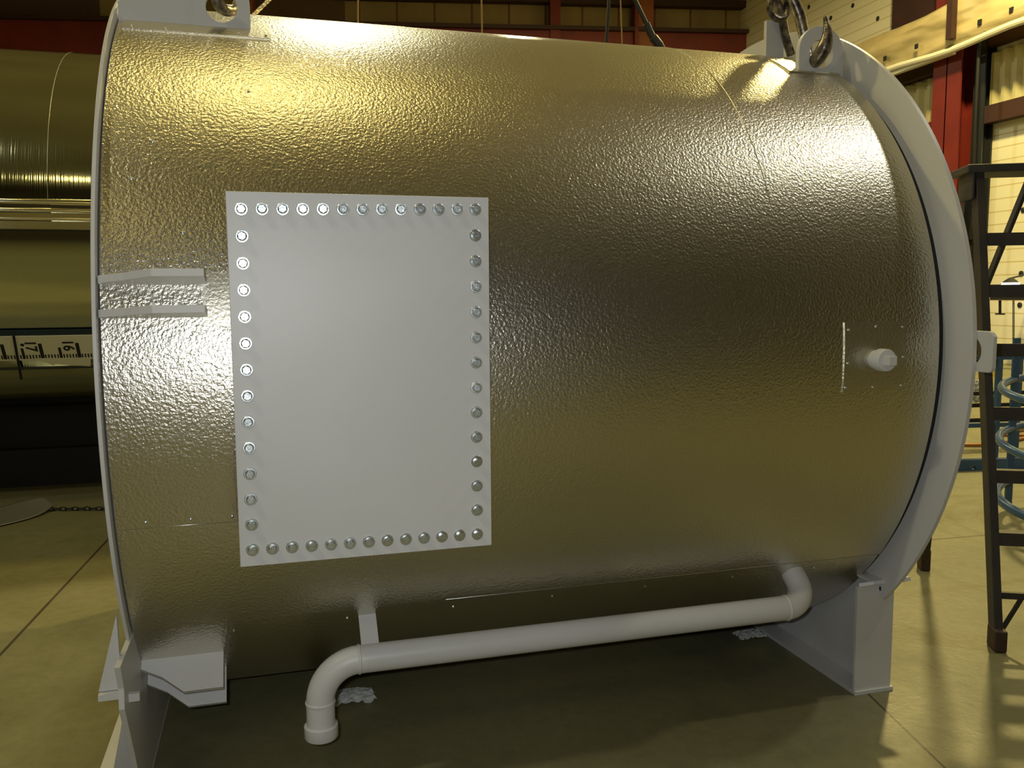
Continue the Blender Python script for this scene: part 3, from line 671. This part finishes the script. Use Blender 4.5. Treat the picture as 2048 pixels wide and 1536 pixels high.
# draped liner band (long inclined-looking band running along the wall)
zA = (rw(1890, 92, XR - 0.6).z + rw(2040, 58, XR - 0.6).z) / 2; zB = rw(1890, 14, XR - 0.6).z
yS, yE = -4.0, rw(1690, 140, XR - 0.6).y
def drape():
    s = MB(); n = 60; mrow = 8; vs = []; rnd = random.Random(3)
    for i in range(n + 1):
        y = yS + (yE - yS) * i / n
        for j in range(mrow + 1):
            t = j / mrow; z = zA + (zB - zA) * t
            vs.append((XR - 0.60 + 0.05 * math.sin(t * 7 + i * 0.35) + 0.04 * rnd.random() - 0.10 * math.sin(PI * t), y, z + 0.02 * math.sin(i * 0.8)))
    fs = [(i * (mrow + 1) + j, (i + 1) * (mrow + 1) + j, (i + 1) * (mrow + 1) + j + 1, i * (mrow + 1) + j + 1) for i in range(n) for j in range(mrow)]
    s.add(vs, fs, True); return s
dr = thing('draped_liner', (XR - 0.6, yE, zA), 'wrinkled tan liner sheet draped along a beam high on the right wall', 'liner')
o = drape().build('sheet', M['film'], dr); sd_ = o.modifiers.new('solid', 'SOLIDIFY'); sd_.thickness = 0.02
MB().tube([(XR - 0.66, yS + (yE - yS) * i / 40, zA - 0.02 + 0.03 * math.sin(i * 0.9)) for i in range(41)], 0.055, 10).build('rolled_hem', M['filmedge'], dr)
for k in range(10):
    u = 1770 + k * 62; q = rw(u, 100, XR - 0.72)
    MB().box(q.x - 0.005, q.x + 0.015, q.y - 0.035, q.y + 0.035, zA + 0.17, zA + 0.25).build('clip', M['skid'], dr)
yy = rw(1903, 45, XR - 0.75).y
tag(MB().box(XR - 0.80, XR - 0.70, yy - 0.06, yy + 0.06, zA + 0.10, ZC).build('hanger_post', M['girt'], origin=(XR - 0.75, yy, zA + 0.1)), 'dark brown vertical hanger crossing the draped liner', 'post')
# dark slab whose colour gives the darkness of the opening above the liner
girt(rw(1845, 48).z, ZC - 0.02, rw(1905, 20).y, rw(1795, 20).y, M['girt'], 'dark slab in place of the opening above the draped liner, left of the dark hanger', 0.12)
# pins holding the liner boards
pin_me = None; npin = 0
for i in range(5):
    for (uu, vv) in (((1618, 14), (1706, 11), (1792, 20), (1662, 36), (1756, 37), (1708, 61))[i:i + 1] if i < 5 else ()):
        q = rw(uu, vv)
        o = MB().lathe([(0.045, 0), (0.045, 0.012), (0.02, 0.02)], (0, 0, 0), (-1, 0, 0), 12).build('liner_pin', M['grey_steel'], origin=(0, 0, 0))
        o.location = q; tag(o, ['liner pin nearest the shackle, top row', 'liner pin near the top edge, middle of the cream boards', 'liner pin at the right edge of the cream boards', 'liner pin lowest left, above the front lug', 'liner pin right of the front lug, second row'][i], 'pin', 'pins in the cream liner boards')
for (uu, vv, lb) in ((2047, 420, 'liner pin high on the plain wall panel by the frame edge'), (2043, 547, 'liner pin just above the glowing lamp'), (2040, 610, 'liner pin under the glowing lamp')):
    q = rw(uu, vv); o = MB().lathe([(0.045, 0), (0.045, 0.012), (0.02, 0.02)], (0, 0, 0), (-1, 0, 0), 12).build('liner_pin', M['grey_steel'], origin=(0, 0, 0)); o.location = q
    tag(o, lb, 'pin', 'pins in the cream liner boards')
# bright lamp, chain and bracket by the wall
q = rw(2021, 568, XR - 0.5)
lt = thing('work_lamp', q, 'small glowing white work lamp by the right wall', 'lamp')
MB().lathe([(0.02, 0.10), (0.08, 0.06), (0.145, 0.0)], q, (0, 0, 1), 24).build('shade', M['grey_steel'], lt)
MB().lathe([(0.13, 0.02), (0.13, -0.03), (0.06, -0.055)], q, (0, 0, 1), 24).build('lens', M['lampglass'], lt)
MB().tube([q + Vector((0, 0, 0.09)), q + Vector((0.25, 0, 0.14)), q + Vector((0.5, 0, 0.10))], 0.014, 8).build('arm', M['grey_steel'], lt)
q0 = rw(2027, 600, XR - 1.0); q1 = rw(2027, 688, XR - 1.0); s = MB(); n = 26
for i in range(n):
    c0 = q0.lerp(q1, (i + 0.5) / n); hl = (q0 - q1).length / n * 0.66
    ax = Vector((0, 1, 0)) if i % 2 else Vector((1, 0, 0))
    s.tube([c0 + ax * 0.014 * math.cos(2 * PI * k / 12) + Vector((0, 0, hl * math.sin(2 * PI * k / 12))) for k in range(12)], 0.0055, 6, closed=True)
tag(s.build('hoist_chain', M['skid'], origin=q1), 'dark chain hanging in front of the cream wall at far right', 'chain')
q = rw(2000, 600, XR - 1.0); q2 = rw(2000, 628, XR - 1.0)
s = MB().tube([q - Vector((0, 0, 0.005)), q2], 0.02, 8); s.box(q2.x - 0.02, q2.x + 0.02, q2.y - 0.075, q2.y + 0.075, q2.z - 0.012, q2.z + 0.012)
tag(s.build('hanging_bracket', M['skid'], origin=q2), 'dark upside-down T bracket hanging left of the chain', 'bracket')
q = rw(1985, 600, XR - 1.0)
tag(MB().box(q.x - 0.05, q.x + 0.05, rw(2120, 600, XR - 1).y, q.y, q.z + 0.0, q.z + 0.09).build('hoist_rail', M['skid'], origin=q), 'dark horizontal rail carrying the chain and bracket', 'rail')
# light strip and thin rods in the gap under the liner
a = rw(1752, 160, XR - 0.6); b2 = rw(1904, 168, XR - 0.6)
tag(MB().beam(a, Vector((b2.x, b2.y, a.z)), 0.10, 0.05).build('light_strip_beam', M['filmedge'], origin=a), 'narrow pale beam under the liner left of the red column', 'beam')

# ================================================================== back wall steelwork
def bbox_(name, u0, u1, vm, z0, z1, depth, m, label, cat):
    a = bw(u0, vm); b_ = bw(u1, vm); a.z = z0; b_.z = z0
    pts = [a, b_, b_ + BN * depth, a + BN * depth]
    if BN.dot(CAM - P1) < 0: pts = [a, b_, b_ - BN * depth, a - BN * depth]
    return tag(MB().prism(pts, (0, 0, z1 - z0)).build(name, m, origin=(a + b_) / 2), label, cat)
zr1 = bw(1300, 72).z; zr0 = bw(1300, 100).z - 0.6
bbox_('crane_beam', -700, 1512, 70, zr0, zr1, 0.30, M['red'], 'bright red horizontal crane beam along the back wall', 'beam')
bbox_('beam_flange', -700, 1512, 60, zr1, zr1 + 0.09, 0.42, M['girt'], 'black top flange line running over the red crane beam', 'flange')
bbox_('upper_girt', 1118, 1500, 8, bw(1300, 17).z, bw(1300, 3).z, 0.25, M['girt'], 'dark upper girt between the orange column and the corner', 'girt')
bbox_('upper_girt', 560, 1098, 2, bw(830, 5).z, bw(830, -8).z, 0.25, M['girt'], 'dark upper girt between the two red columns', 'girt')
for (u0, u1, m, lb) in ((500, 513, 'orange', 'slim orange-brown column just right of the left lifting lug'),
                        (1097, 1117, 'red', 'slim red column at mid back wall'),
                        (1268, 1300, 'orange', 'wide orange column behind the slanting pendant cable'),
                        (1496, 1516, 'girt', 'dark maroon column left of the corner column'),
                        (1516, 1592, 'orange', 'broad orange-brown column in the back corner beside the shackle')):
    bbox_('steel_column', u0, u1, 50, 0, ZC, 0.36, M[m], lb, 'column')
for k, u in enumerate((1265,)):
    bbox_('column_flange', 1262, 1269, 50, 0, ZC, 0.45, M['red'], 'narrow red flange at the left of the wide orange column', 'column')
bbox_('wall_panel_dark', -700, 200, 25, zr1 + 0.09, ZC, 0.03, mat('dark_insulation', (0.10, 0.055, 0.045), 0.8), 'dark insulation panel above the red beam at top left', 'wall panel')
bbox_('wall_panel_dark', 512, 690, 25, zr1 + 0.09, ZC, 0.03, mat('dim_insulation', (0.12, 0.07, 0.05), 0.8, noise=(0.8, (0.16, 0.10, 0.06), 3, None)), 'dim brown insulation panel right of the slim orange column', 'wall panel')

# ================================================================== background tank at left
D = 6.2; cen = math.radians((13.994 - 6.9437) / 2); half = math.radians((13.994 + 6.9437) / 2)
BY = CAM.y + D * math.cos(cen); BZ = CAM.z + D * math.sin(cen); BR = D * math.sin(half)
bt = thing('polished_tank', (-2.2, BY, 0), 'mirror polished horizontal tank standing behind at the left edge', 'tank')
def bcyl(u, v, r=BR):
    d = ray(u, v); oy, oz = CAM.y - BY, CAM.z - BZ; A = d.y ** 2 + d.z ** 2; B_ = oy * d.y + oz * d.z; Cc = oy * oy + oz * oz - r * r
    t = (-B_ - math.sqrt(max(0, B_ * B_ - A * Cc))) / A; p = CAM + d * t; return p, math.atan2(p.z - BZ, -(p.y - BY))
xs = bcyl(95, 300)[0].x
def bsheet(xa, xb, t0, t1, dr=0.0, m='mirror', nm='jacket_sheet'):
    return MB().sheet(xa, xb, BR + dr - 0.006, BR + dr, t0, t1, 120, 1, cy=BY, cz=BZ).build(nm, M[m], bt)
tlap = bcyl(90, 404)[1]; tlap2 = bcyl(90, 460)[1]; tstrip = bcyl(90, 668)[1]; tstrip2 = bcyl(90, 716)[1]; tb = bcyl(90, 800)[1]
bsheet(-6.2, xs, tlap - 0.01, PI + 0.5); bsheet(xs - 0.01, 1.6, tlap - 0.01, PI + 0.5, 0.002)
# folded lap band
bsheet(-6.2, xs + 0.015, tlap2, tlap, 0.010, 'mirror2', 'lap_band'); bsheet(xs, 1.6, tlap2, tlap + 0.004, 0.006, 'mirror2', 'lap_band')
for t_, rr_3 in ((tlap, 0.016), (bcyl(90, 421)[1], 0.012), (bcyl(90, 437)[1], 0.013)):
    MB().tube([(-6.2, BY - (BR + 0.004) * math.cos(t_), BZ + (BR + 0.004) * math.sin(t_)), (1.6, BY - (BR + 0.004) * math.cos(t_), BZ + (BR + 0.004) * math.sin(t_))], rr_3, 10).build('lap_bead', M['mirror2'], bt)
bsheet(-6.2, 1.6, -2.6, tlap2, -0.002)
MB().tube([(-6.2, BY - BR * math.cos(tlap2), BZ + BR * math.sin(tlap2)), (1.6, BY - BR * math.cos(tlap2), BZ + BR * math.sin(tlap2))], 0.006, 8).build('seam_line', M['ink'], bt)
MB().tube([(xs, BY - (BR + 0.001) * math.cos(tlap2 + (PI - tlap2) * i / 60), BZ + (BR + 0.001) * math.sin(tlap2 + (PI - tlap2) * i / 60)) for i in range(61)], 0.002, 6).build('seam_lip', M['edge'], bt)
for x in (-6.2, 1.6):
    MB().lathe([(BR - 0.006, 0), (BR * 0.8, 0.12), (BR * 0.4, 0.2), (0.02, 0.22)], (x, BY, BZ), (-1 if x < 0 else 1, 0, 0), 64).build('tank_head', M['mirror'], bt)
ta_, tb_ = bcyl(90, 439)[1], bcyl(90, 459)[1]
def bp(x, t_, off): return Vector((x, BY - (BR + off) * math.cos(t_), BZ + (BR + off) * math.sin(t_)))
MB().prism([bp(-6.2, ta_, 0.004), bp(-6.2, tb_, 0.034), bp(-6.2, tb_ - 0.003, 0.0)], (7.8, 0, 0)).build('lap_reflector', M['mirror2'], bt)  # wedges added to the lap, tilted up to reflect the lamps
ta2, tb2 = bcyl(90, 425)[1], bcyl(90, 436)[1]
MB().prism([bp(-6.2, ta2, 0.008), bp(-6.2, tb2, 0.026), bp(-6.2, tb2, 0.0)], (7.8, 0, 0)).build('lap_reflector', M['mirror2'], bt)
# gauge strip: a flat strip lying on the tank
def sp(t, x, off): return Vector((x, BY - (BR + off) * math.cos(t), BZ + (BR + off) * math.sin(t)))
tm = (tstrip + tstrip2) / 2; nrm = Vector((0, -math.cos(tm), math.sin(tm))); tan = Vector((0, math.sin(tm), math.cos(tm)))
hw_ = (sp(tstrip, 0, 0) - sp(tstrip2, 0, 0)).length / 2; c0 = sp(tm, 0, 0.010)
tw = 0.011
def strip_pt(x, w_, off=0.0): return Vector((x, c0.y, c0.z + x * tw * 0)) + tan * w_ + nrm * off
gs = MB().prism([strip_pt(-4.0, -hw_), strip_pt(0.8, -hw_), strip_pt(0.8, hw_), strip_pt(-4.0, hw_)], nrm * 0.004).build('gauge_strip', M['tape'], bt)
bsheet(-6.2, 1.6, tstrip, bcyl(90, 658)[1], 0.012, 'bluestrip', 'blue_band')
# torn film below the strip
q = [bcyl(u, v, BR + 0.006)[0] for u, v in ((72, 714), (108, 727), (112, 724), (150, 727), (182, 728), (182, 712))]
qs = [strip_pt(p.x, (p - c0).dot(tan), 0.005) for p in q]
MB().prism(qs, nrm * 0.002).build('torn_film', M['tape'], gs)
def xat(u): return bcyl(u, 700)[0].x
x16, x17 = xat(158), xat(84); unit = x16 - x17
ticks = MB()
for k in range(-6, 34):
    x = x16 - unit * k / 12
    big = k % 12 == 0; mid = k % 12 == 6
    h_ = 0.62 if big else (0.44 if mid else 0.16); wd = 0.009 if big else (0.007 if mid else 0.0035)
    sl = 0.0
    b0 = -hw_ * 0.86; tt_ = b0 + h_ * 2 * hw_
    ticks.prism([strip_pt(x - wd, b0, 0.0045), strip_pt(x + wd, b0, 0.0045), strip_pt(x + wd + sl, tt_, 0.0045), strip_pt(x - wd + sl, tt_, 0.0045)], nrm * 0.001)
cdot = (xat(49), hw_ * 0.30)
ticks.prism([strip_pt(cdot[0] + 0.010 * math.cos(a_ * PI / 6), cdot[1] + 0.010 * math.sin(a_ * PI / 6), 0.0045) for a_ in range(12)], nrm * 0.001)
ticks.build('ruler_mark', M['ink'], gs)
def number(txt, x, size):
    cu = bpy.data.curves.new('num', 'FONT'); cu.body = txt; cu.size = size; cu.align_x = 'CENTER'; cu.align_y = 'CENTER'; cu.extrude = 0.001; cu.offset = size * 0.018
    to = bpy.data.objects.new('num', cu); C.objects.link(to); dg = bpy.context.evaluated_depsgraph_get()
    me = bpy.data.meshes.new_from_object(to.evaluated_get(dg)); bpy.data.objects.remove(to)
    # text rotated clockwise: reading direction runs down the strip
    B3 = Matrix((-tan, Vector((1, 0, 0)), nrm)).transposed().to_4x4()
    me.transform(Matrix.Translation(strip_pt(x, hw_ * 0.20, 0.0055) - ORIG[bt.name]) @ B3)
    me.materials.clear(); me.materials.append(M['ink'])
    o = bpy.data.objects.new('numeral', me); C.objects.link(o); o.parent = gs; return o
number('16', x16 - 0.048, 0.078); number('17', x17 - 0.048, 0.078); number('18', x17 - unit - 0.048, 0.078)
# strap over the strip
xk = xat(38)
MB().prism([strip_pt(xk - 0.006, hw_ * 1.2, 0.006), strip_pt(xk + 0.006, hw_ * 1.2, 0.006), strip_pt(xk - 0.018, -hw_ * 2.6, 0.0), strip_pt(xk - 0.030, -hw_ * 2.6, 0.0)], nrm * 0.008).build('strap', M['skid'], bt)
tl = bcyl(90, 736)[1]
MB().tube([sp(tl, -6.2, 0.0), sp(tl, 1.6, 0.0)], 0.006, 8).build('seam_line', M['ink'], bt)
# supports
MB().box(-6.0, 1.4, BY - 0.02, BY + 0.04, 0.22, BZ - BR * 0.97).build('underside_shade', M['skid'], bt)  # added black plate standing in for the shadow under the tank
for x in (-5.2, -2.2, 0.6):
    MB().box(x - 0.12, x + 0.12, BY - 0.02, BY + 0.70, 0, BZ - BR * 0.80).build('saddle', M['skid'], bt)
MB().box(-6.0, 1.4, BY - 0.11, BY + 0.01, 0.0, 0.24).build('skid_beam', M['skid'], bt)
MB().box(-6.0, 1.4, BY + 0.60, BY + 0.72, 0.0, 0.24).build('skid_beam', M['skid'], bt)

# ================================================================== floor litter
q = on(702, 1400, 2, 0.0)
crumple('plastic_wrap', q, 0.075, 0.045, 0.03, M['plastic'], 'crumpled clear plastic wrap on the floor behind the pipe elbow', 'plastic', 11)
q = on(1500, 1272, 2, 0.0)
crumple('plastic_wrap', q, 0.06, 0.035, 0.02, M['plastic'], 'crumpled clear plastic wrap on the floor by the right saddle', 'plastic', 12)
# scrap sheet metal, curved
a = on(-60, 1050, 2, 0.004); b2 = on(102, 1016, 2, 0.004); c2 = on(60, 1045, 2, 0.004)
vs = []; fs = []; N = 16
e1 = (b2 - a); e2 = Vector((-e1.y, e1.x, 0)).normalized() * 0.34
for i in range(N + 1):
    t = i / N
    for j in range(N + 1):
        s_ = (j / N - 0.5) * (1.0 - 0.75 * t ** 3)
        vs.append(a + e1 * t + e2 * s_ + Vector((0, 0, 0.005 + 0.10 * t * t * (0.4 + s_ * 0.9))))
fs = [(i * (N + 1) + j, (i + 1) * (N + 1) + j, (i + 1) * (N + 1) + j + 1, i * (N + 1) + j + 1) for i in range(N) for j in range(N)]
o = MB().add(vs, fs, True).build('sheet_metal_scrap', M['sheetscrap'], origin=a); sd2 = o.modifiers.new('solid', 'SOLIDIFY'); sd2.thickness = 0.002
tag(o, 'curled scrap of sheet metal lying on the floor at the left edge', 'scrap')
p0 = on(-30, 1022, 2, 0.012); p1 = on(420, 1015, 2, 0.012); s = MB(); dl = 0.034; n = int((p1 - p0).length / dl); dd = (p1 - p0).normalized()
sdv = Vector((-dd.y, dd.x, 0))
for i in range(n):
    c0_ = p0 + dd * dl * (i + 0.5) + sdv * 0.02 * math.sin(i * 0.13); ax = sdv if i % 2 else Vector((0, 0, 1))
    s.tube([c0_ + dd * 0.024 * math.cos(2 * PI * k / 8) + ax * 0.010 * math.sin(2 * PI * k / 8) for k in range(8)], 0.0035, 5, closed=True)
tag(s.build('floor_chain', M['skid'], origin=p0), 'dark chain stretched along the floor in front of the polished tank', 'chain')
